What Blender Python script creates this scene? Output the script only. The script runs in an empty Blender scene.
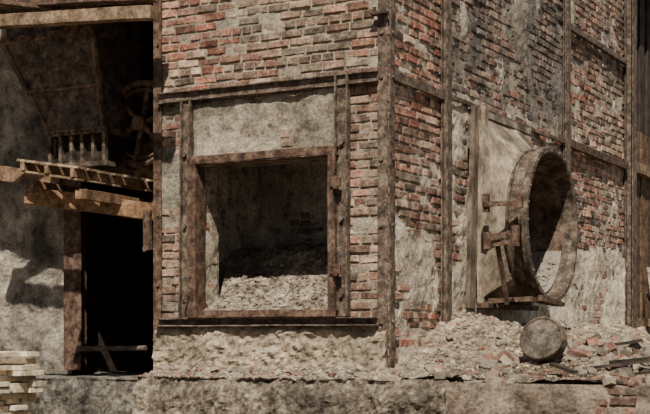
import bpy, math, random
from mathutils import Vector, Matrix, noise
random.seed(7)
R_=random.random
def U(a,b): return a+(b-a)*R_()
def N(x,y,z,s=1.0): return noise.noise(Vector((x*s,y*s,z*s)))
def FB(x,y,z,s=1.0,o=4):
    v=0;a=1;t=0
    for i in range(o):
        v+=a*noise.noise(Vector((x*s+i*7.3,y*s-i*3.1,z*s+i))); t+=a; a*=.5; s*=2.1
    return v/t
def sm(a,b,x):
    t=max(0,min(1,(x-a)/(b-a))); return t*t*(3-2*t)
def lerp(a,b,t): return a+(b-a)*t
def mixc(a,b,t): return tuple(lerp(a[i],b[i],t) for i in range(3))
def mul(c,k): return tuple(x*k for x in c)

# ---------------- camera (worked out from image pixels; corner of the furnace is the origin) -------------
CAM=Vector((5.275,-10.795,1.6)); YAW=math.radians(28.78)
cd=bpy.data.cameras.new("camera"); cam=bpy.data.objects.new("camera",cd)
bpy.context.collection.objects.link(cam); bpy.context.scene.camera=cam
cam.location=CAM; cam.rotation_euler=(math.radians(90),0,YAW)
cd.lens=1322/650*36; cd.sensor_width=36; cd.shift_y=128/650; cd.clip_end=300
def ray(px,py):  # view ray through image pixel px, py; onY/onX place points along it
    p=(px-325)/1322; q=(335-py)/1322
    return Vector((p*math.cos(YAW)-math.sin(YAW), p*math.sin(YAW)+math.cos(YAW), q))
def onY(px,py,y=0.0):
    d=ray(px,py); return CAM+d*((y-CAM.y)/d.y)
def onX(px,py,x=0.0):
    d=ray(px,py); return CAM+d*((x-CAM.x)/d.x)

# ---------------- mesh builder ----------------
class MB:
    def __init__(s): s.v=[];s.f=[];s.c=[]
    def add(s,vs,fs,col=(1,1,1)):
        b=len(s.v); s.v+= [tuple(v) for v in vs]; s.f+=[tuple(i+b for i in f) for f in fs]
        s.c+= [col]*len(vs) if not isinstance(col,list) else col
    def box(s,a,b,col=(1,1,1),j=0):
        vs=[]
        for z in (a[2],b[2]):
            for x,y in ((a[0],a[1]),(b[0],a[1]),(b[0],b[1]),(a[0],b[1])):
                vs.append((x+U(-j,j),y+U(-j,j),z+U(-j,j)))
        s.add(vs,[(3,2,1,0),(4,5,6,7),(0,1,5,4),(1,2,6,5),(2,3,7,6),(3,0,4,7)],col)
    def beam(s,p0,p1,w,h,up=(0,0,1),seg=1,j=0,col=(1,1,1),taper=1.0):
        p0=Vector(p0);p1=Vector(p1);d=(p1-p0).normalized();up=Vector(up)
        sd=d.cross(up)
        if sd.length<1e-3: sd=d.cross(Vector((0,1,0)))
        sd.normalize();u2=sd.cross(d).normalized()
        vs=[];fs=[]
        for i in range(seg+1):
            t=i/seg;c=p0.lerp(p1,t)+Vector((U(-j,j),U(-j,j),U(-j,j)));k=lerp(1,taper,t)
            for a,b in ((-1,-1),(1,-1),(1,1),(-1,1)):
                vs.append(c+sd*(a*w/2*k)+u2*(b*h/2*k)+Vector((U(-j,j),U(-j,j),U(-j,j)))*.4)
        fs.append((3,2,1,0));n=seg*4;fs.append((n,n+1,n+2,n+3))
        for i in range(seg):
            for k in range(4):
                a=i*4+k;b=i*4+(k+1)%4; fs.append((a,b,b+4,a+4))
        s.add(vs,fs,col)
    def cyl(s,p0,p1,r0,r1=None,n=20,cap=True,col=(1,1,1),j=0):
        r1=r0 if r1 is None else r1
        p0=Vector(p0);p1=Vector(p1);d=(p1-p0).normalized()
        a=d.cross(Vector((0,0,1)));a=a if a.length>1e-3 else d.cross(Vector((0,1,0)));a.normalize();b=a.cross(d)
        vs=[]
        for i in range(n):
            t=2*math.pi*i/n; o=a*math.cos(t)+b*math.sin(t); e=U(-j,j)
            vs.append(p0+o*(r0+e));vs.append(p1+o*(r1+e))
        fs=[(2*i,2*i+1,(2*i+3)%(2*n),(2*i+2)%(2*n)) for i in range(n)]
        if cap: fs+= [tuple(range(0,2*n,2))[::-1],tuple(range(1,2*n,2))]
        s.add(vs,fs,col)
    def revx(s,prof,cy,cz,n=72,col=(1,1,1),jit=0):
        vs=[];fs=[];m=len(prof)
        for i in range(n):
            t=2*math.pi*i/n
            for (x,r) in prof:
                rr=r+jit*N(math.cos(t)*2,math.sin(t)*2,x*2)
                vs.append((x,cy+rr*math.cos(t),cz+rr*math.sin(t)))
        for i in range(n):
            for k in range(m-1):
                a=i*m+k;b=((i+1)%n)*m+k; fs.append((a,a+1,b+1,b))
        s.add(vs,fs,col)
    def torus(s,c,nrm,R,r,n=40,m=8,col=(1,1,1)):
        c=Vector(c);nrm=Vector(nrm).normalized();a=nrm.orthogonal().normalized();b=nrm.cross(a)
        vs=[];fs=[]
        for i in range(n):
            t=2*math.pi*i/n;o=a*math.cos(t)+b*math.sin(t)
            for k in range(m):
                p=2*math.pi*k/m;vs.append(c+o*(R+r*math.cos(p))+nrm*(r*1.4*math.sin(p)))
        for i in range(n):
            for k in range(m):
                fs.append((i*m+k,((i+1)%n)*m+k,((i+1)%n)*m+(k+1)%m,i*m+(k+1)%m))
        s.add(vs,fs,col)
    def stone(s,c,r,col,flat=1.0,brick=False):
        rot=Matrix.Rotation(U(0,6.28),3,'Z')@Matrix.Rotation(U(-.6,.6),3,'X')@Matrix.Rotation(U(-.6,.6),3,'Y')
        c=Vector(c)
        if brick:
            L,W,H=r*U(.9,1.9),r*.95,r*.62
            vs=[c+rot@Vector((x*L*U(.6,1),y*W*U(.7,1),z*H*U(.7,1))) for z in(-1,1) for x,y in((-1,-1),(1,-1),(1,1),(-1,1))]
            fs=[(3,2,1,0),(4,5,6,7),(0,1,5,4),(1,2,6,5),(2,3,7,6),(3,0,4,7)]
        else:
            t=1.618;raw=[(-1,t,0),(1,t,0),(-1,-t,0),(1,-t,0),(0,-1,t),(0,1,t),(0,-1,-t),(0,1,-t),(t,0,-1),(t,0,1),(-t,0,-1),(-t,0,1)]
            fs=[(0,11,5),(0,5,1),(0,1,7),(0,7,10),(0,10,11),(1,5,9),(5,11,4),(11,10,2),(10,7,6),(7,1,8),(3,9,4),(3,4,2),(3,2,6),(3,6,8),(3,8,9),(4,9,5),(2,4,11),(6,2,10),(8,6,7),(9,8,1)]
            sx,sy,sz=U(.7,1.2),U(.7,1.2),U(.5,.9)*flat
            vs=[c+rot@Vector((v[0]*sx,v[1]*sy,v[2]*sz))*(r/1.9*U(.7,1.15)) for v in raw]
        s.add(vs,fs,col)
    def obj(s,name,mat,parent=None,smooth=False,bevel=0):
        me=bpy.data.meshes.new(name); me.from_pydata(s.v,[],s.f); me.update()
        ca=me.color_attributes.new("Col",'FLOAT_COLOR','POINT')
        buf=[]
        for c in s.c: buf+= [c[0],c[1],c[2],1]
        ca.data.foreach_set("color",buf)
        if smooth: me.polygons.foreach_set("use_smooth",[True]*len(me.polygons))
        o=bpy.data.objects.new(name,me); bpy.context.collection.objects.link(o); me.materials.append(mat)
        if bevel:
            m=o.modifiers.new("bevel",'BEVEL');m.width=bevel;m.segments=2;m.limit_method='ANGLE'
        if parent: o.parent=parent
        return o
def empty(name):
    o=bpy.data.objects.new(name,None); bpy.context.collection.objects.link(o); o.empty_display_size=.1; return o

# ---------------- materials ----------------
def mat(name,cols,scale=6,bump=.4,bscale=30,rough=.9,metal=0,stretch=(1,1,1),speck=.35,bdist=.02,dust=None,dusts=(.42,.72),dscale=11):
    m=bpy.data.materials.new(name);m.use_nodes=True;nt=m.node_tree;nd=nt.nodes;ln=nt.links
    bs=nd["Principled BSDF"];bs.inputs["Roughness"].default_value=rough;bs.inputs["Metallic"].default_value=metal
    bs.inputs["Specular IOR Level"].default_value=.2
    tc=nd.new("ShaderNodeTexCoord");mp=nd.new("ShaderNodeMapping");mp.inputs["Scale"].default_value=stretch
    ln.new(tc.outputs["Object"],mp.inputs["Vector"])
    n1=nd.new("ShaderNodeTexNoise");n1.inputs["Scale"].default_value=scale;n1.inputs["Detail"].default_value=9;n1.inputs["Roughness"].default_value=.72
    ln.new(mp.outputs[0],n1.inputs["Vector"])
    cr=nd.new("ShaderNodeValToRGB");ln.new(n1.outputs["Fac"],cr.inputs["Fac"])
    e=cr.color_ramp.elements
    k=len(cols);e[0].position=.38;e[0].color=(*cols[0],1);e[1].position=.62;e[1].color=(*cols[-1],1)
    for i in range(1,k-1):
        x=e.new(.38+.24*i/(k-1));x.color=(*cols[i],1)
    out=cr.outputs["Color"]
    at=nd.new("ShaderNodeAttribute");at.attribute_name="Col"
    mx=nd.new("ShaderNodeMix");mx.data_type='RGBA';mx.blend_type='MULTIPLY';mx.inputs["Factor"].default_value=1
    ln.new(out,mx.inputs[6]);ln.new(at.outputs["Color"],mx.inputs[7]);out=mx.outputs[2]
    if dust:
        n3=nd.new("ShaderNodeTexNoise");n3.inputs["Scale"].default_value=dscale;n3.inputs["Detail"].default_value=10;n3.inputs["Roughness"].default_value=.8
        ln.new(mp.outputs[0],n3.inputs["Vector"])
        m3=nd.new("ShaderNodeMapRange");m3.inputs[1].default_value=dusts[0];m3.inputs[2].default_value=dusts[1];m3.inputs[4].default_value=.85
        ln.new(n3.outputs["Fac"],m3.inputs[0])
        mx3=nd.new("ShaderNodeMix");mx3.data_type='RGBA';ln.new(m3.outputs[0],mx3.inputs["Factor"]);ln.new(out,mx3.inputs[6]);mx3.inputs[7].default_value=(*dust,1);out=mx3.outputs[2]
    n2=nd.new("ShaderNodeTexNoise");n2.inputs["Scale"].default_value=bscale;n2.inputs["Detail"].default_value=10;n2.inputs["Roughness"].default_value=.78
    ln.new(mp.outputs[0],n2.inputs["Vector"])
    mr=nd.new("ShaderNodeMapRange");mr.inputs[1].default_value=.35;mr.inputs[2].default_value=.65;mr.inputs[3].default_value=1-speck;mr.inputs[4].default_value=1+speck
    ln.new(n2.outputs["Fac"],mr.inputs[0])
    mm=nd.new("ShaderNodeVectorMath");mm.operation='SCALE';ln.new(out,mm.inputs[0]);ln.new(mr.outputs[0],mm.inputs["Scale"])
    ln.new(mm.outputs[0],bs.inputs["Base Color"])
    bp=nd.new("ShaderNodeBump");bp.inputs["Strength"].default_value=bump;bp.inputs["Distance"].default_value=bdist
    ln.new(n2.outputs["Fac"],bp.inputs["Height"]);ln.new(bp.outputs[0],bs.inputs["Normal"])
    return m
M_brick=mat("brick_clay",[(.42,.42,.42),(1,1,1),(1.35,1.32,1.25)],7,1,34,.95,speck=.5,bdist=.022,dust=(.42,.355,.27),dusts=(.53,.70),dscale=7)
M_plast=mat("mortar_plaster",[(.5,.47,.43),(1,1,1),(1.25,1.23,1.18)],6,1,30,.95,speck=.45,bdist=.035)
M_rust=mat("rusted_steel",[(.03,.023,.018),(.09,.062,.043),(.17,.13,.098)],12,.6,50,.8,.1,speck=.45,dust=(.28,.23,.175),dusts=(.56,.72),dscale=14)
M_frame=mat("rusted_frame_iron",[(.022,.015,.011),(.078,.044,.028),(.15,.10,.068)],12,.6,50,.8,.1,speck=.45,dust=(.26,.2,.15),dusts=(.58,.74),dscale=14)
M_dark=mat("sooty_shade_steel",[(.012,.010,.009),(.035,.026,.02),(.06,.04,.028)],4,.5,25,.8,.1)  # on the recess walls the near-black also stands in for shade
M_mach=mat("machine_iron",[(.02,.015,.012),(.075,.053,.038),(.15,.11,.08)],8,.6,30,.75,.1,speck=.45)
M_sheet=mat("stained_sheet_steel",[(.055,.044,.034),(.17,.138,.102),(.33,.28,.215)],3.5,.9,26,.9,.05,stretch=(1,1,.45),speck=.45,bdist=.02)
M_ring=mat("cast_iron_collar",[(.03,.022,.016),(.085,.06,.042),(.18,.14,.105)],9,.6,40,.75,.15,speck=.4,dust=(.27,.22,.165),dusts=(.6,.76),dscale=10)
M_wood=mat("weathered_timber",[(.07,.05,.034),(.19,.143,.10),(.33,.265,.2)],7,.6,30,.9,speck=.4)
M_pale=mat("pale_sawn_timber",[(.36,.30,.21),(.58,.5,.37),(.7,.62,.49)],5,.4,22,.9)
M_conc=mat("old_concrete",[(.065,.055,.044),(.175,.15,.12),(.31,.27,.215)],4.5,1,18,.95,speck=.55,bdist=.05)
M_stone=mat("broken_masonry",[(.6,.58,.55),(1,1,1),(1.15,1.1,1.05)],8,.9,50,.95,dust=(.27,.22,.165),dusts=(.46,.68))
M_earth=mat("dusty_earth",[(.075,.057,.04),(.18,.14,.10),(.32,.26,.19)],6,1,24,.97,bdist=.04,speck=.5)

REDS=[(.26,.105,.068),(.30,.135,.088),(.17,.08,.056),(.33,.165,.108),(.25,.155,.105),(.11,.077,.056),(.37,.26,.18),(.21,.12,.085)]
# ---------------- generic brick + mortar/plaster wall ----------------
def wall(name,O,Ud,Nd,u0,u1,z0,z1,holes,thick,pcol,bcol,step=.022,parent=None,miss=.012,cap=.045):
    O=Vector(O);Ud=Vector(Ud);Nd=Vector(Nd)
    P=lambda u,d,z:O+Ud*u+Nd*d+Vector((0,0,z))
    nu=int((u1-u0)/step);nz=int((z1-z0)/step)
    flip=(Ud.cross(Vector((0,0,1)))).dot(Nd)<0
    g=MB();vs=[];cs=[]
    for j in range(nz+1):
        z=z0+(z1-z0)*j/nz
        for i in range(nu+1):
            u=u0+(u1-u0)*i/nu
            t=thick(u,z); d=max(-.012+.011*N(u,z,3,9)+.003*N(u,z,3,40),min(t,.12))
            vs.append(P(u,d,z)); cs.append(pcol(u,z,d))
    fs=[]
    for j in range(nz):
        z=z0+(z1-z0)*(j+.5)/nz
        for i in range(nu):
            u=u0+(u1-u0)*(i+.5)/nu
            if any(h[0]<u<h[1] and h[2]<z<h[3] for h in holes): continue
            a=j*(nu+1)+i;q=(a,a+1,a+nu+2,a+nu+1)
            fs.append(q[::-1] if flip else q)
    g.add(vs,fs,cs); base=g.obj(name,M_plast,parent,smooth=False)
    b=MB();ch=.086;k=0;z=z0
    while z<z1:
        hd=(k%4==3);L=.122 if hd else .24
        u=u0-(L*.5 if k%2 else 0)+U(-.02,.02)
        while u<u1:
            LL=L+U(-.012,.012)
            a=max(u,u0);e=min(u+LL-.016,u1);u+=LL
            zz0=z+U(-.004,.004)+.008*N(u,z,1,1.3);zz1=zz0+ch-.016+U(-.004,.004)
            segs=[(a,e)]
            for h in holes:
                if h[2]-.03<zz0+.035<h[3]+.03:
                    ns=[]
                    for (p,q) in segs:
                        if q<=h[0] or p>=h[1]: ns.append((p,q));continue
                        if p<h[0]: ns.append((p,h[0]))
                        if q>h[1]: ns.append((h[1],q))
                    segs=ns
            for (p,q) in segs:
                if q-p<.03: continue
                uc=(p+q)/2;zc=(zz0+zz1)/2
                if thick(uc,zc)>cap or R_()<miss: continue
                f=U(-.008,.011) - (.02 if R_()<.06 else 0);i=U(.005,.012)
                jj=lambda:U(-.006,.006)
                back=[P(p,-.05,zz0),P(q,-.05,zz0),P(q,-.05,zz1),P(p,-.05,zz1)]
                mid=[P(p+jj(),f-i,zz0+jj()),P(q+jj(),f-i,zz0+jj()),P(q+jj(),f-i,zz1+jj()),P(p+jj(),f-i,zz1+jj())]
                fr=[P(p+i+jj(),f+jj()*.8,zz0+i),P(q-i+jj(),f+jj()*.8,zz0+i),P(q-i+jj(),f+jj()*.8,zz1-i),P(p+i+jj(),f+jj()*.8,zz1-i)]
                F=[(8,9,10,11)]
                for s in range(4):
                    t=(s+1)%4; F+= [(s,t,t+4,s+4),(s+4,t+4,t+8,s+8)]
                if flip: F=[x[::-1] for x in F]
                b.add(back+mid+fr,F,bcol(uc,zc))
        z+=ch;k+=1
    b.obj("bricks",M_brick,base)
    return base

def box_reg(u,z,a,b,c,d,s=.08):
    w=.10*FB(u,z,1,2.2,3)
    u+=w; z+=w*1.3
    return sm(a-s,a+s,u)*(1-sm(b-s,b+s,u))*sm(c-s,c+s,z)*(1-sm(d-s,d+s,z))

TAN=(.37,.305,.22);CREAM=(.62,.535,.41);GREY=(.22,.19,.15)
XL=onY(157,200).x   # left end of the front wall
op=(-2.03,-.54,1.83,3.25)
# FRONT: u = x
def th_f(u,z):
    n=FB(u,z,5,1.7,5)
    base=-.032
    base=lerp(base,.03,box_reg(u,z,-2.14,-.5,3.2,3.90,.03))
    base=lerp(base,.055,1-sm(1.62,1.74,z))
    base=lerp(base,-.002,box_reg(u,z,XL-1,-2.12,1.8,3.9))
    base=lerp(base,-.006,box_reg(u,z,-.6,1,1.7,2.3))
    t=base+.065*n
    if z<1.72: t+=.05*FB(u,z,9,15,3)
    elif t>0: t+=.012*FB(u,z,2,14,3)
    return t
def pc_f(u,z,d):
    c=mixc(GREY,TAN,.5+1.1*FB(u,z,2,1.5,3))
    if d>0: c=mixc(c,CREAM,min(.3,d*10))
    c=mixc(c,(.38,.295,.20),.6*(1-sm(1.6,1.8,z)))
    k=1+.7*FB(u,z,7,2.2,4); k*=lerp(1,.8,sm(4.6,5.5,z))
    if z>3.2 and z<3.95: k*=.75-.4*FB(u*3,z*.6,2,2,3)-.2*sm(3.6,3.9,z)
    return mul(c,k)
def bc_f(u,z):
    c=random.choice(REDS); g=.30+1.2*FB(u,z,4,.9,3)
    c=mixc(c,(.22,.172,.12),max(0,min(.75,g))); k=U(.5,1.35)*(1+.45*FB(u,z,77,1.2,2))
    return mul(c,k)
wf=wall("wall_front",(0,0,0),(1,0,0),(0,-1,0),XL,0.0,1.15,7.0,[op],th_f,pc_f,bc_f)

# RIGHT: u = y
CY,CZ=2.66,2.765
def th_r(u,z):
    n=FB(u,z,15,1.5,5)
    base=-.034
    base=lerp(base,.006,box_reg(u,z,-1,1.2,0,2.75,.15))
    base=lerp(base,-.010,box_reg(u,z,-1,1.2,3.9,8))
    base=lerp(base,.014,box_reg(u,z,1.22,3.9,0,3.95,.08))
    base=lerp(base,-.006,box_reg(u,z,1.3,4.9,3.95,8))
    base=lerp(base,.025,box_reg(u,z,3.4,11,0,2.75,.15))
    base=lerp(base,.0,box_reg(u,z,3.4,4.9,2.6,3.9))
    base=lerp(base,-.018,box_reg(u,z,4.9,8,2.8,8))
    t=base+.07*n
    if t>0: t+=.018*FB(u,z,9,8,4)
    return t
def soot_shade(u,z):  # soot plus the grey shadow on the upper wall, painted into the colour
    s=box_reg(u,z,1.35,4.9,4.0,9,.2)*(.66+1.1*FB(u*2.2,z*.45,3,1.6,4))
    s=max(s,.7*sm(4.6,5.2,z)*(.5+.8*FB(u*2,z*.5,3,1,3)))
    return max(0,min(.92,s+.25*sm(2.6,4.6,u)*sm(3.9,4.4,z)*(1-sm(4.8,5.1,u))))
def pc_r(u,z,d):
    c=mixc(TAN,CREAM,.6+1.2*FB(u,z,2,1.3,3))
    if d<0: c=mixc(c,GREY,.5)
    c=mixc(c,(.125,.11,.092),soot_shade(u,z))
    k=1+.75*FB(u,z,17,1.8,4)
    return mul(c,k)
def bc_r(u,z):
    c=random.choice(REDS); g=.02+1.1*FB(u,z,4,.8,3)+.2*sm(4.8,5.1,u)
    c=mixc(c,(.28,.22,.16),max(0,min(.7,g)))
    c=mixc(c,(.10,.087,.072),soot_shade(u,z)*.95); k=U(.5,1.35)*(1+.35*FB(u,z,77,1.2,2))
    return mul(c,k)
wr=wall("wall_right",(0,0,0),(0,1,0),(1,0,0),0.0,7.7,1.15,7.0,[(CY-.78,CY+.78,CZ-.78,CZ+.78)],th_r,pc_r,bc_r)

b=MB();b.box((XL-.02,.02,1.25),(XL+.03,9.9,7));b.obj("wall_side",M_conc)
b=MB();b.box((XL-.02,9.9,0.5),(-.06,10.1,7));b.obj("wall_back",M_conc)
b=MB();b.box((XL-.1,-.05,7.0),(.1,10.2,7.15));b.obj("ceiling",M_conc)

# chamber behind the opening
cx0,cx1,cyb=XL+.06,-.3,1.9
def th_c(u,z): return .03+.11*FB(u,z,31,1.8,5)+.04*FB(u,z,3,8,3)
def pc_c(u,z,d):
    k=.9+1.3*FB(u,z,12,1.5,4); return (.60*k,.545*k,.46*k)
def bc_c(u,z):
    c=mixc(random.choice(REDS),(.22,.19,.16),.7);return mul(c,U(.6,1.4))
ch=empty("furnace_chamber")
wall("chamber_back",(0,cyb,0),(1,0,0),(0,-1,0),cx0,cx1,1.6,3.6,[],th_c,pc_c,bc_c,parent=ch)
th_s=lambda u,z:.01+.05*FB(u,z,31,3,4)
wall("reveal_left",(op[0]-.03,0,0),(0,1,0),(1,0,0),0,.30,1.7,3.4,[],th_s,lambda u,z,d:mul((.34,.29,.22),1+FB(u,z,5,5,3)),lambda u,z:random.choice(REDS),parent=ch)
wall("reveal_right",(op[1]+.03,0,0),(0,1,0),(-1,0,0),0,.30,1.7,3.4,[],th_s,lambda u,z,d:(.3,.25,.2),lambda u,z:random.choice(REDS),parent=ch)
wall("chamber_side_left",(cx0,0,0),(0,1,0),(1,0,0),.3,cyb,1.6,3.6,[],th_c,pc_c,bc_c,parent=ch,step=.04)
wall("chamber_side_right",(cx1,0,0),(0,1,0),(-1,0,0),.3,cyb,1.6,3.6,[],th_c,pc_c,bc_c,parent=ch,step=.04)
b=MB();b.box((cx0,.28,1.6),(op[0]-.03,.34,3.6));b.box((op[1]+.03,.28,1.6),(cx1,.34,3.6));b.box((op[0]-.1,.06,3.27),(op[1]+.1,.34,3.6));b.box((cx0,.3,3.5),(cx1+.0,cyb+.1,3.7));b.obj("chamber_roof",M_conc,ch)

def height_patch(x0,x1,y0,y1,h,step=.03,col=lambda x,y,z:(1,1,1)):
    nx=max(2,int((x1-x0)/step));ny=max(2,int((y1-y0)/step));vs=[];cs=[];fs=[]
    for j in range(ny+1):
        for i in range(nx+1):
            x=x0+(x1-x0)*i/nx;y=y0+(y1-y0)*j/ny;z=h(x,y);vs.append((x,y,z));cs.append(col(x,y,z))
    for j in range(ny):
        for i in range(nx):
            a=j*(nx+1)+i;fs.append((a,a+1,a+nx+2,a+nx+1))
    m=MB();m.add(vs,fs,cs);return m
def h_ch(x,y): return 1.83+.70*sm(-.1,1.4,y)+.12*FB(x,y,3,1.6,4)*sm(0,.5,y)+.035*FB(x,y,3,10,3)
m=height_patch(cx0,cx1,.0,cyb,h_ch,.025,lambda x,y,z:(1.25,1.28,1.3))
for i in range(2600):
    x=U(-2.3,-.4);y=U(.05,1.85)
    if y<.34 and not(op[0]+.02<x<op[1]-.02): continue
    r=U(.006,.022) if R_()<.95 else U(.025,.05)
    k=U(.6,1.7);m.stone((x,y,h_ch(x,y)+r*.2),r,(k,k*1.01,k*1.03))
m.obj("chamber_rubble",M_earth)

# ---------------- steel framing ----------------
b=MB()
zt=7;zb=1.27
b.beam((-.045,-.022,zb),(-.045,-.022,zt),.105,.014,up=(0,-1,0),seg=24,j=.004)
b.beam((.022,.035,zb),(.022,.035,zt),.10,.014,up=(1,0,0),seg=24,j=.004)
for z in [1.5,1.72,2.6,3.2,3.95,4.35]:
    b.cyl((-.05,-.022,z),(-.05,-.045,z),.018,n=8); b.cyl((.024,.045,z),(.045,.045,z),.018,n=8)
b.obj("corner_angle_steel",M_rust,bevel=.004)
b=MB()
b.beam((XL+.03,-.022,1.28),(XL+.03,-.022,zt),.085,.014,up=(0,-1,0),seg=24,j=.003);b.box((XL-.03,-.025,1.28),(XL-.014,.14,zt))
for z in [1.5,2.1,2.8,3.5,3.95,4.5]: b.cyl((XL+.035,-.02,z),(XL+.035,-.045,z),.015,n=8)
b.obj("corner_angle_steel.001",M_frame,bevel=.004)
def channel_x(name,x0,x1,z,h,d=.07):
    b=MB();b.beam((x0,-.035,z),(x1,-.035,z),.02,h,seg=14,j=.003)
    b.beam((x0,-.05-d/4,z+h/2),(x1,-.05-d/4,z+h/2),d*.8,.014,seg=14,j=.003)
    b.beam((x0,-.05-d/4,z-h/2),(x1,-.05-d/4,z-h/2),d*.8,.014,seg=14,j=.003)
    return b.obj(name,M_rust,bevel=.003)
channel_x("tie_band_steel",XL+.05,-.08,3.95,.09,.05)
channel_x("tie_band_steel.001",XL+.05,-.08,1.725,.07,.11)
b=MB();b.beam((.03,.08,3.96),(.03,1.18,3.96),.03,.09,seg=6,j=.004);b.obj("tie_band_steel.002",M_rust,bevel=.003)
b=MB();b.beam((.035,1.3,3.97),(.035,4.85,3.97),.03,.045,seg=10,j=.006);b.obj("tie_band_steel.003",M_rust,bevel=.003)
b=MB();b.beam((.05,4.98,3.97),(.05,7.5,3.97),.06,.10,seg=8,j=.005);b.obj("tie_band_steel.004",M_frame,bevel=.003)
b=MB();b.beam((.04,4.98,5.42),(.04,7.5,5.42),.05,.07,seg=8,j=.005);b.obj("tie_band_steel.005",M_rust,bevel=.003)
def post_r(name,y,w,d,z0=1.35,z1=7):
    b=MB();b.beam((d/2+.01,y,z0),(d/2+.01,y,z1),w*.25,d,up=(1,0,0),seg=16,j=.003)
    b.beam((d+.01,y,z0),(d+.01,y,z1),w,.014,up=(1,0,0),seg=16,j=.003)
    b.beam((.025,y,z0),(.025,y,z1),w,.014,up=(1,0,0),seg=16,j=.003)
    b.obj(name,M_rust,bevel=.002)
post_r("buckstay_post",1.20,.12,.07,1.55)
post_r("buckstay_post.001",4.9,.11,.07,2.6)
post_r("buckstay_post.002",7.62,.2,.12,1.5)
def post_f(name,xc,w,z0,z1,lean=0):
    b=MB();b.beam((xc,-.04,z0),(xc+lean,-.04,z1),w,.035,up=(0,-1,0),seg=12,j=.003)
    b.beam((xc-w/2,-.065,z0),(xc-w/2+lean,-.065,z1),.016,.07,up=(0,-1,0),seg=12,j=.003)
    b.beam((xc+w/2,-.065,z0),(xc+w/2+lean,-.065,z1),.016,.07,up=(0,-1,0),seg=12,j=.003)
    for z in (z0+.2,z0+.9,z0+1.6): b.cyl((xc,-.05,z),(xc,-.09,z),.02,n=6)
    b.obj(name,M_rust,bevel=.003)
post_f("opening_jamb_post",-2.19,.10,1.77,3.9,.02)
post_f("opening_jamb_post.001",-.44,.12,1.77,4.02)
b=MB()
fx0,fx1,fz0,fz1=-2.115,-.475,1.765,3.335
y=-.125
b.beam((fx0,y,fz1-.035),(fx1,y,fz1-.035),.03,.075,seg=10,j=.005)
b.beam((fx0,y,fz0+.035),(fx1,y,fz0+.035),.03,.06,seg=10,j=.005)
b.beam((fx0+.04,y,fz0),(fx0+.04,y,fz1),.08,.03,up=(0,-1,0),seg=10,j=.005)
b.beam((fx1-.04,y,fz0),(fx1-.04,y,fz1),.065,.03,up=(0,-1,0),seg=10,j=.005)
b.beam((fx0+.085,-.05,fz0),(fx0+.085,-.05,fz1),.014,.17,up=(0,-1,0),seg=10,j=.003)
b.beam((fx1-.075,-.05,fz0),(fx1-.075,-.05,fz1),.014,.17,up=(0,-1,0),seg=10,j=.003)
b.beam((fx0,-.05,fz1-.075),(fx1,-.05,fz1-.075),.17,.014,seg=10,j=.003)
b.beam((fx0,-.05,fz0+.065),(fx1,-.05,fz0+.065),.17,.014,seg=10,j=.003)
b.beam((fx0,-.05,fz1),(fx1,-.05,fz1),.17,.014,seg=10,j=.003)
for z in (2.2,3.0):
    b.cyl((fx1+.01,-.15,z-.06),(fx1+.01,-.15,z+.06),.025,n=10); b.box((fx1-.05,-.16,z-.04),(fx1+.06,-.13,z+.04))
b.box((fx0-.03,-.16,1.92),(fx0+.02,-.12,2.0))
b.obj("opening_frame",M_frame,bevel=.003)
b=MB();b.box((-.14,-.11,4.5),(.03,-.03,4.525));b.box((-.06,-.05,4.42),(-.03,-.03,4.56));b.cyl((-.1,-.08,4.52),(-.1,-.08,4.57),.018,n=8)
b.obj("insulator_bracket",M_dark,bevel=.002)

# ---------------- round duct outlet ----------------
duct=empty("round_duct_outlet")
b=MB();n=96;vs=[];fs=[];cs=[];rows=8
y0,y1,z0,z1=1.86,3.46,1.93,3.86
for r in range(rows+1):
    t=r/rows;x=lerp(.10,.46,t)
    for i in range(n):
        a=2*math.pi*i/n;c,s=math.cos(a),math.sin(a)
        k=1/max(abs(c),abs(s))
        sy=(y0+y1)/2+c*k*(y1-y0)/2; sz=(z0+z1)/2+s*k*(z1-z0)/2
        w=t**.8
        vs.append((x+.02*N(sy,sz,x,3),lerp(sy,CY+.775*c,w),lerp(sz,CZ+.775*s,w)))
        q=1+.9*FB(sy,sz*.6,x,2.5,4)-.15*t;cs.append((q,q*.96,q*.91))
for r in range(rows):
    for i in range(n):
        a=r*n+i;c2=r*n+(i+1)%n;fs.append((a,c2,c2+n,a+n))
b.add(vs,fs,cs);b.obj("transition_hood",M_sheet,duct)
b=MB();b.revx([(.42,.775),(.42,.815),(.445,.815),(.45,.785),(.575,.785),(.58,.825),(.59,.838),(.64,.838),(.655,.828),(.655,.78),(.64,.765),(.5,.757)],CY,CZ,n=96,jit=.012)
for k in range(28):
    a=2*math.pi*k/28
    b.cyl((.64,CY+.808*math.cos(a),CZ+.808*math.sin(a)),(.67,CY+.808*math.cos(a),CZ+.808*math.sin(a)),.012,n=6)
b.obj("collar_ring",M_ring,duct)
b=MB();b.revx([(.5,.757),(.2,.755),(-.2,.75),(-.9,.74),(-.9,.01)],CY,CZ,jit=.015);b.obj("duct_lining",mat("duct_lining_rust",[(.03,.02,.014),(.11,.07,.046),(.21,.15,.105)],6,.8,26,.9,dust=(.28,.23,.175),dusts=(.56,.74),dscale=6),duct)
b=MB()
def h_p(x,y): return CZ-.30+.14*FB(x,y,5,2,3)+.12*(y-CY)-.60*sm(-.45,.4,x)
def zin(x,y):
    z=h_p(x,y);q=.74**2-(y-CY)**2
    lo=CZ-math.sqrt(max(0,q))+.01
    return max(z,lo)
m=height_patch(-.85,.5,CY-.7,CY+.7,zin,.04,lambda x,y,z:(.21,.18,.15));b.add(m.v,m.f,m.c)
for i in range(1200):
    x=U(-.8,.45);y=CY+U(-.66,.66);z=zin(x,y)
    r=U(.012,.04);k=U(.5,1.1);b.stone((x,y,z),r,(.26*k,.225*k,.185*k))
b.obj("duct_debris",M_stone,duct)
b=MB()
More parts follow.
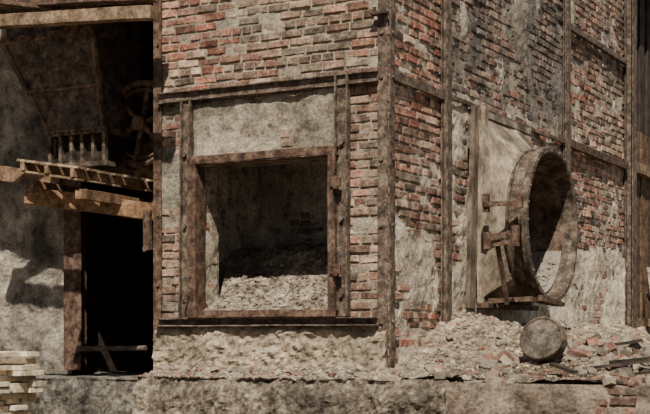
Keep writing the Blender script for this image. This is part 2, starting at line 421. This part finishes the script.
b.beam((.09,1.72,1.86),(.09,1.86,3.94),.16,.05,up=(1,0,0),seg=10,j=.006,col=(.65,.6,.55))
b.beam((.13,1.93,1.86),(.13,2.0,3.96),.10,.06,up=(1,0,0),seg=10,j=.006,col=(.95,.88,.8))
b.beam((.09,1.8,3.90),(.09,3.45,3.90),.05,.07,seg=8,j=.006)
b.obj("mounting_plate",M_sheet,duct,bevel=.004)
b=MB()
b.beam((.16,1.85,1.90),(.16,3.4,1.90),.12,.05,seg=8,j=.005)
b.beam((.60,2.0,1.97),(.60,3.1,1.93),.05,.05,seg=8,j=.005)
b.beam((.12,2.0,1.95),(.62,2.1,1.97),.05,.05,seg=4,j=.004)
xa=.67
A=lambda px,py,x=xa:onX(px,py,x)
b.beam(A(486,239,.45),A(518,232),.06,.06,seg=3,j=.004)
b.beam(A(487,246,.45),A(516,241),.035,.035,seg=3,j=.004)
b.cyl(A(487,232,.47),A(487,249,.47),.04,n=10)
b.cyl(A(515,225),A(515,246),.045,n=10)
b.beam(A(497,241,.5),A(507,304,.5),.05,.035,up=(1,0,0),seg=5,j=.004)
b.beam(A(505,245,.55),A(511,272,.55),.035,.02,up=(1,0,0),seg=3,j=.003)
b.beam(A(484,205,.3),A(519,202,.6),.035,.05,seg=3,j=.004)
b.beam(A(486,194,.3),A(486,212,.3),.07,.06,up=(1,0,0),seg=2)
b.beam(A(520,194),A(520,208),.06,.05,up=(1,0,0),seg=2)
b.beam(A(540,298,.66),A(560,304,.66),.05,.06,seg=2,j=.003)
b.obj("latch_hardware",M_frame,duct,bevel=.003)

# ---------------- right end door ----------------
b=MB()
for i in range(12):
    y=7.85+i*.2;k=U(.5,.9);b.box((-.12+U(-.01,.01),y,1.5),(-.06+U(-.01,.01),y+.19,4.6),(.62*k,.5*k,.4*k),.004)
b.box((-.06,7.8,3.95),(.04,10.2,4.1),(.7,.6,.5));b.box((-.06,7.8,1.72),(.06,10.2,1.84),(.8,.7,.6))
b.obj("door_1",M_wood,bevel=.003)
b=MB()
for i in range(12):
    y=7.8+i*.2;b.box((-.3+U(-.01,.01),y,4.6),(-.25+.03*(i%2),y+.2,7))
b.obj("corrugated_panel",M_dark)
b=MB()
b.beam((.5,7.3,1.75),(.1,8.5,2.55),.06,.09,seg=4,j=.006);b.beam((.9,7.2,1.7),(.12,9.2,2.45),.05,.12,seg=4,j=.006);b.beam((.55,7.7,1.75),(.15,8.3,2.2),.08,.05,seg=4,j=.006)
b.obj("leaning_planks",M_wood,bevel=.003)

# ---------------- ground and ledges ----------------
XR=onY(445,380,-.45).x; XLd=onY(134,380,-.45).x
def g_r(x,y):
    a=sm(-.3,1.6,y)
    h=1.21+.42*a*math.exp(-max(0,x)/1.3)+.10*a
    h+=.09*math.exp(-((x-1.2)**2+(y-.9)**2)/.5)
    h+=.10*math.exp(-((x-2.1)**2/.5+(y-2.4)**2/2.5))
    h+=.10*math.exp(-((x-.3)**2/.3+(y-1.6)**2/.8))
    h+=.10*FB(x,y,3,1.5,4)+.04*FB(x,y,3,9,3)
    return h
def gc(x,y,z):
    k=1+.9*sm(.8,0,x)*(.6+FB(x,y,5,2,3))+.6*FB(x,y,1,1.5,3)-.35*sm(1.2,2.2,x)
    c=mixc((1,.97,.93),(.65,.52,.45),sm(.8,1.8,x+.5*FB(x,y,2,1,2)))
    return mul(c,k)
m=height_patch(.0,4.2,-.42,10.5,g_r,.035,gc)
m.obj("debris_slope",M_earth)
def face_patch(mb,x0,x1,z0,z1,y,amp,colf,step=.022,lip=.04):
    nx=int((x1-x0)/step);nz=int((z1-z0)/step);vs=[];cs=[];fs=[]
    for j in range(nz+1):
        for i in range(nx+1):
            x=x0+(x1-x0)*i/nx;t=j/nz;z=z0+(z1-z0)*t
            yy=y-amp*FB(x,z,8,2,5)-amp*.35*FB(x,z,4,13,3)+lip*sm(.85,1,t)*(1+FB(x,1,2,5,2))
            zz=z+.05*FB(x,3,1,3,5)*t
            vs.append((x,yy,zz));cs.append(colf(x,z))
    for j in range(nz):
        for i in range(nx):
            a=j*(nx+1)+i;fs.append((a,a+1,a+nx+2,a+nx+1))
    mb.add(vs,fs,cs)
b=MB()
face_patch(b,XLd,XR,0,1.21,-.46,.11,lambda x,z:mul((1.05,.98,.9),max(.35,.9+1.1*FB(x,z,2,1.5,4))),lip=.06)
b.box((XLd,-.38,0),(XR,0.0,1.14))
m=height_patch(XLd,XR,-.42,.0,lambda x,y:1.2+.05*FB(x,y,2,3,4)+.09*sm(-.25,0,y),.03,lambda x,y,z:(1.3,1.15,.98));b.add(m.v,m.f,m.c)
b.obj("concrete_foundation",M_conc)
b=MB();XLL=-8.5
face_patch(b,XLL,XLd+.03,0,1.15,-.05,.06,lambda x,z:mul((.95,.95,.95),max(.3,.7+.8*FB(x,z,2,1.2,3))),step=.03)
b.box((XLL,.02,0),(XLd+.03,4,1.1))
m=height_patch(XLL,XLd+.03,-.02,4,lambda x,y:1.14+.06*FB(x,y,2,1.5,4),.06,lambda x,y,z:(.8,.8,.8));b.add(m.v,m.f,m.c)
b.obj("concrete_ledge",M_conc)
wall("retaining_wall_brick",(0,-.42,0),(1,0,0),(0,-1,0),XR,4.2,.0,1.2,[],lambda u,z:.012+.12*FB(u,z,41,2,5)+.03*sm(.9,1.2,z),
     lambda u,z,d:mul((.25,.195,.145),1+.9*FB(u,z,3,2,4)),lambda u,z:mul(mixc(random.choice(REDS),(.2,.16,.12),U(.1,.7)),U(.5,1.1)),miss=.2)
b=MB();b.box((XR,-.36,0),(4.2,10.5,1.0));b.obj("rubble_core",M_earth)
b=MB();b.box((-40,-40,-.1),(40,40,0));b.obj("ground",M_earth)

c=onX(541,338,1.3)
def rub(x0,x1,y0,y1,n,rmin,rmax,h,redp,brickp=.4,dark=1):
    for i in range(n):
        x=U(x0,x1);y=U(y0,y1);r=rmin+(rmax-rmin)*R_()**3
        if r>.03 and abs((x-c.x)*.88+(y-c.y)*.48)<.3 and y<c.y+.1: continue
        k=U(.5,1.15)*dark
        cc=(random.choice(REDS[:6]) if R_()<redp else random.choice([TAN,GREY,(.36,.3,.22),(.25,.2,.15)]))
        b.stone((x,y,h(x,y)+r*.15),r,mul(cc,k),brick=R_()<brickp)
b=MB()
rub(.05,1.3,-.35,6,4200,.008,.045,g_r,.12,.1,1.0)
rub(.7,3.6,-.40,.6,2800,.01,.065,g_r,.35,.3,.75)
rub(1.2,4.0,.4,6,4200,.012,.085,g_r,.35,.4,.75)
rub(1.5,3.0,-.3,1.2,60,.05,.085,g_r,.6,.7,.85)
b.obj("brick_rubble",M_stone)
b=MB()
hl=lambda x,y:1.2+.09*sm(-.25,0,y)
rub(XLd,XR,-.42,-.03,2600,.006,.034,hl,.2,.1)
rub(XLd,XR,-.18,-.03,600,.015,.05,hl,.15,.2)
b.obj("fallen_plaster",M_stone)
b=MB()
for (px,py,x,l,a) in [(590,352,1.9,.5,.3),(610,348,2.0,.6,-.2),(600,340,1.7,.45,.9),(575,356,1.8,.4,2.4),(635,362,2.3,.5,.1),(640,350,2.2,.7,.4)]:
    p=onX(px,py,x);p.z=g_r(p.x,p.y)+.06
    b.beam(p,p+Vector((l*math.cos(a),l*math.sin(a),.06)),.05,.025,seg=3,j=.004)
b.obj("timber_scraps",M_dark)
# round lid lying against the heap
nrm=(CAM-c);nrm.z=0;nrm.normalize();nrm=(nrm+Vector((-.35,-.15,.38))).normalized()
b=MB();b.cyl(c-nrm*.12,c-nrm*.012,.205,.205,n=48,j=.005,col=(.8,.75,.7));b.cyl(c-nrm*.012,c,.203,.19,n=48,j=.005,col=(.95,.9,.86))
b.torus(c-nrm*.008,nrm,.19,.014,n=48,col=(.85,.75,.65))
b.obj("round_lid",mat("lid_iron",[(.045,.037,.029),(.105,.088,.07),(.19,.16,.13)],9,.9,30,.85,.1,speck=.5))

# ---------------- left bay ----------------
yw=1.2;xe=onY(76,200,yw).x
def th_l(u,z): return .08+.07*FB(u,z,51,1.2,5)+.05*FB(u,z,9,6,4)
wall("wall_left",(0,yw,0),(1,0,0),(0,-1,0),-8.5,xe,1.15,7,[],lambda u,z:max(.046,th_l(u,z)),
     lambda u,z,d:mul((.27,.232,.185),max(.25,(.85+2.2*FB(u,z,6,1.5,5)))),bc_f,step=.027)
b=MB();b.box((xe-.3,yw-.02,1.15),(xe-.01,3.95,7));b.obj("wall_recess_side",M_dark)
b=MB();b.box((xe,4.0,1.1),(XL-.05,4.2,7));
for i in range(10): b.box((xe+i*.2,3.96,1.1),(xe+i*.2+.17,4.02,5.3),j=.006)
b.obj("wall_recess_back",M_dark)  # recess shade put into the near-black colour of side and back
b=MB();b.box((xe-1.0,-.75,5.35),(XL-.03,4.2,5.45));b.obj("added_shade_roof",M_dark)  # unseen roof, added to cast shade over the hopper and recess
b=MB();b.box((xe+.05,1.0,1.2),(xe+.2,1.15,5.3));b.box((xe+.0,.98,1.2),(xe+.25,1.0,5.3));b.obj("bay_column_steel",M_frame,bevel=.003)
def span(name,pa,pb,ya,yb,w,h,mt,**k):
    b=MB();A=onY(*pa,ya);B=onY(*pb,yb);b.beam(A,B,w,h,seg=8,j=.006,**k);b.obj(name,mt,bevel=.004)
span("overhead_beam",(-60,25),(154,13),-.85,-.85,.12,.12,M_wood,col=(.75,.66,.56))
span("overhead_beam.001",(-60,8),(154,-4),-.5,-.5,.15,.09,M_frame)
span("overhead_beam.002",(-60,-6),(90,9),-.95,-.3,.1,.1,M_frame)
span("overhead_beam.003",(60,34),(110,-4),.1,.1,.06,.06,M_frame)
# hopper
hp=empty("steel_hopper")
b=MB()
T=[onY(2,38,.2),onY(92,34,.2)];Bt=[onY(50,132,.35),onY(104,132,.35)]
zt_=(T[0].z+T[1].z)/2;zb_=(Bt[0].z+Bt[1].z)/2
q0=[(T[0].x,.2,zt_),(T[1].x,.2,zt_),(T[1].x,1.1,zt_),(T[0].x,1.1,zt_)]
q1=[(Bt[0].x,.35,zb_),(Bt[1].x,.35,zb_),(Bt[1].x,.95,zb_),(Bt[0].x,.95,zb_)]
b.add(q1+q0,[(0,1,5,4),(1,2,6,5),(2,3,7,6),(3,0,4,7),(3,2,1,0)]);b.obj("funnel",M_mach,hp)
b=MB();HC=(1.5,1.3,1.1)
for i in range(4):
    b.beam(Vector(q0[i]),Vector(q0[(i+1)%4]),.05,.08,seg=4,j=.003,col=HC);b.beam(Vector(q1[i]),Vector(q1[(i+1)%4]),.05,.06,seg=3,j=.003,col=HC)
b.beam(Vector(q0[0]),Vector(q1[0]),.045,.045,seg=3,j=.003,col=HC);b.beam(Vector(q0[1]),Vector(q1[1]),.045,.045,seg=3,j=.003,col=HC)
p=Vector(q0[0]).lerp(Vector(q1[0]),.55);q=Vector(q0[1]).lerp(Vector(q1[1]),.55);b.beam(p-Vector((0,.012,0)),q-Vector((0,.012,0)),.02,.035,seg=3,j=.003,col=HC)
for t in [i/8 for i in range(9)]:
    for s_ in (q0,q1):
        v=Vector(s_[0]).lerp(Vector(s_[1]),t);b.cyl(v+Vector((0,-.02,0)),v+Vector((0,-.05,0)),.014,n=6)
b.box((T[0].x-.03,.3,zt_),(T[1].x+.03,1.05,zt_+.5))
b.obj("stiffeners",M_mach,hp,bevel=.003)
b=MB()
b.box((Bt[0].x+.03,.4,zb_-.34),(Bt[1].x-.03,.9,zb_),(.3,.3,.3))
for i in range(6):
    x=lerp(Bt[0].x,Bt[1].x,i/5);b.box((x-.02,.34,zb_-.36),(x+.02,.4,zb_))
b.box((Bt[0].x-.04,.33,zb_-.38),(Bt[1].x+.04,.95,zb_-.33))
b.obj("outlet_grille",M_mach,hp,bevel=.003)
# blower with flywheel in the dark bay
bl=empty("blower_machine")
b=MB();L15=(1.5,1.3,1.1)
A_=onY(122,150,1.3);B_=A_+Vector((1.1,0,.02))
b.cyl(A_,B_,.2,n=28,col=L15);b.cyl(A_-Vector((.02,0,0)),A_+Vector((.05,0,0)),.27,n=28,col=L15)
for k in range(10):
    a=k*.628;b.cyl(A_+Vector((-.05,.235*math.cos(a),.235*math.sin(a))),A_+Vector((0,.235*math.cos(a),.235*math.sin(a))),.018,n=6,col=L15)
b.beam(onY(105,55,1.0),onY(152,108,1.0),.08,.09,col=L15);b.beam(onY(118,30,1.1),onY(118,100,1.1),.09,.09,up=(0,-1,0),col=L15)
b.beam(onY(100,178,.9),onY(156,172,.9),.1,.12,col=L15)
b.obj("pipe_and_brackets",M_mach,bl)
b=MB();W=onY(142,124,.75)
b.torus(W,(0,-1,.0),.44,.04,n=56,m=8,col=L15);b.torus(W,(0,-1,0),.37,.02,n=56,m=6,col=L15)
for k in range(6):
    a=k*math.pi/3+.3;b.beam(W,W+Vector((.40*math.cos(a),0,.40*math.sin(a))),.05,.035,up=(0,-1,0),col=L15)
b.cyl(W+Vector((0,.2,0)),W-Vector((0,.08,0)),.08,n=20,col=L15)
b.obj("flywheel",M_mach,bl)
b=MB();P1=onY(78,349,.9);P2=onY(146,348,.9);b.cyl(P1,P2,.03,n=10);b.obj("floor_bar",M_rust)
# pallet
pa=empty("wooden_pallet")
px0,px1,py0,py1=-3.74,-3.0,-.72,.55
zf=lambda x:3.22+ (px1-x)*.17
b=MB()
nb=7
for i in range(nb):
    y=lerp(py0,py1-.1,i/(nb-1))
    b.beam((px0-U(0,.06),y+.05,zf(px0)),(px1+U(0,.03),y+.05+U(-.01,.01),zf(px1)),.145,.024,seg=3,j=.003,col=mul((1,.93,.84),U(.9,1.4)))
for x in (px0+.06,(px0+px1)/2,px1-.05):
    b.beam((x,py0-.02,zf(x)-.055),(x,py1,zf(x)-.055),.05,.085,seg=4,j=.004,col=(.8,.66,.53))
for y in (py0+.05,(py0+py1)/2,py1-.1):
    b.beam((px0,y,zf(px0)-.11),(px1,y,zf(px1)-.11),.1,.02,seg=3,j=.003,col=(.8,.68,.55))
b.obj("slats",M_wood,pa,bevel=.002)
b=MB();b.beam((px0-.1,-.5,3.02),(-2.65,.25,2.84),.12,.17,seg=5,j=.005,col=(.85,.64,.46));b.beam((-3.05,-.65,2.98),(-3.0,.7,2.95),.08,.1,seg=5,j=.005,col=(.65,.5,.38))
b.beam((px0-.0,-.55,3.1),(-3.5,1.0,3.04),.09,.12,seg=5,j=.005,col=(.6,.48,.38));b.obj("support_timbers",M_wood,pa,bevel=.004)
b=MB();b.beam(onY(-30,168,.6),onY(62,183,.5),.1,.17,seg=6,j=.005,col=(.65,.52,.42));b.obj("cross_timber",M_wood,bevel=.004)
b=MB();b.beam((XL-.07,-.06,2.45),(XL-.07,-.06,2.85),.08,.05,up=(0,-1,0),seg=3,j=.004);b.beam((XL-.09,-.10,2.45),(XL-.03,-.10,2.47),.04,.05);b.obj("hanging_bracket",M_frame,bevel=.004)
# stack of sawn planks
b=MB()
xr=onY(34,380,-.9).x
z=0.0;k=0
while z<1.40:
    if k%3==2:
        for x in (xr-1.5,xr-.75,xr-.14): b.beam((x,-1.35,z+.025),(x,-.75,z+.025),.07,.045,seg=2,j=.003,col=(.55,.5,.45))
        z+=.052
    else:
        for i in range(3):
            y=-1.33+i*.2; e=U(-.16,.03);q=U(.7,1.1);b.beam((xr-1.9,y+.09+U(-.02,.02),z+.03+U(-.01,.01)),(xr+e,y+.09+U(-.03,.03),z+.03+U(-.01,.01)),.18,.045,seg=3,j=.003,col=(q,q*.95,q*.87))
        z+=.06
    k+=1
b.obj("plank_stack",M_pale,bevel=.002)

# ---------------- light ----------------
s=Vector((.24,-.54,.73)).normalized()
ld=bpy.data.lights.new("sun","SUN");ld.energy=9.5;ld.angle=.009;ld.color=(1,.94,.84)
lo=bpy.data.objects.new("sun",ld);bpy.context.collection.objects.link(lo);lo.rotation_euler=s.to_track_quat('Z','Y').to_euler();lo.location=(8,-10,14)
w=bpy.data.worlds.new("world");bpy.context.scene.world=w;w.use_nodes=True
bg=w.node_tree.nodes["Background"];bg.inputs[0].default_value=(.78,.84,.95,1);bg.inputs[1].default_value=.45
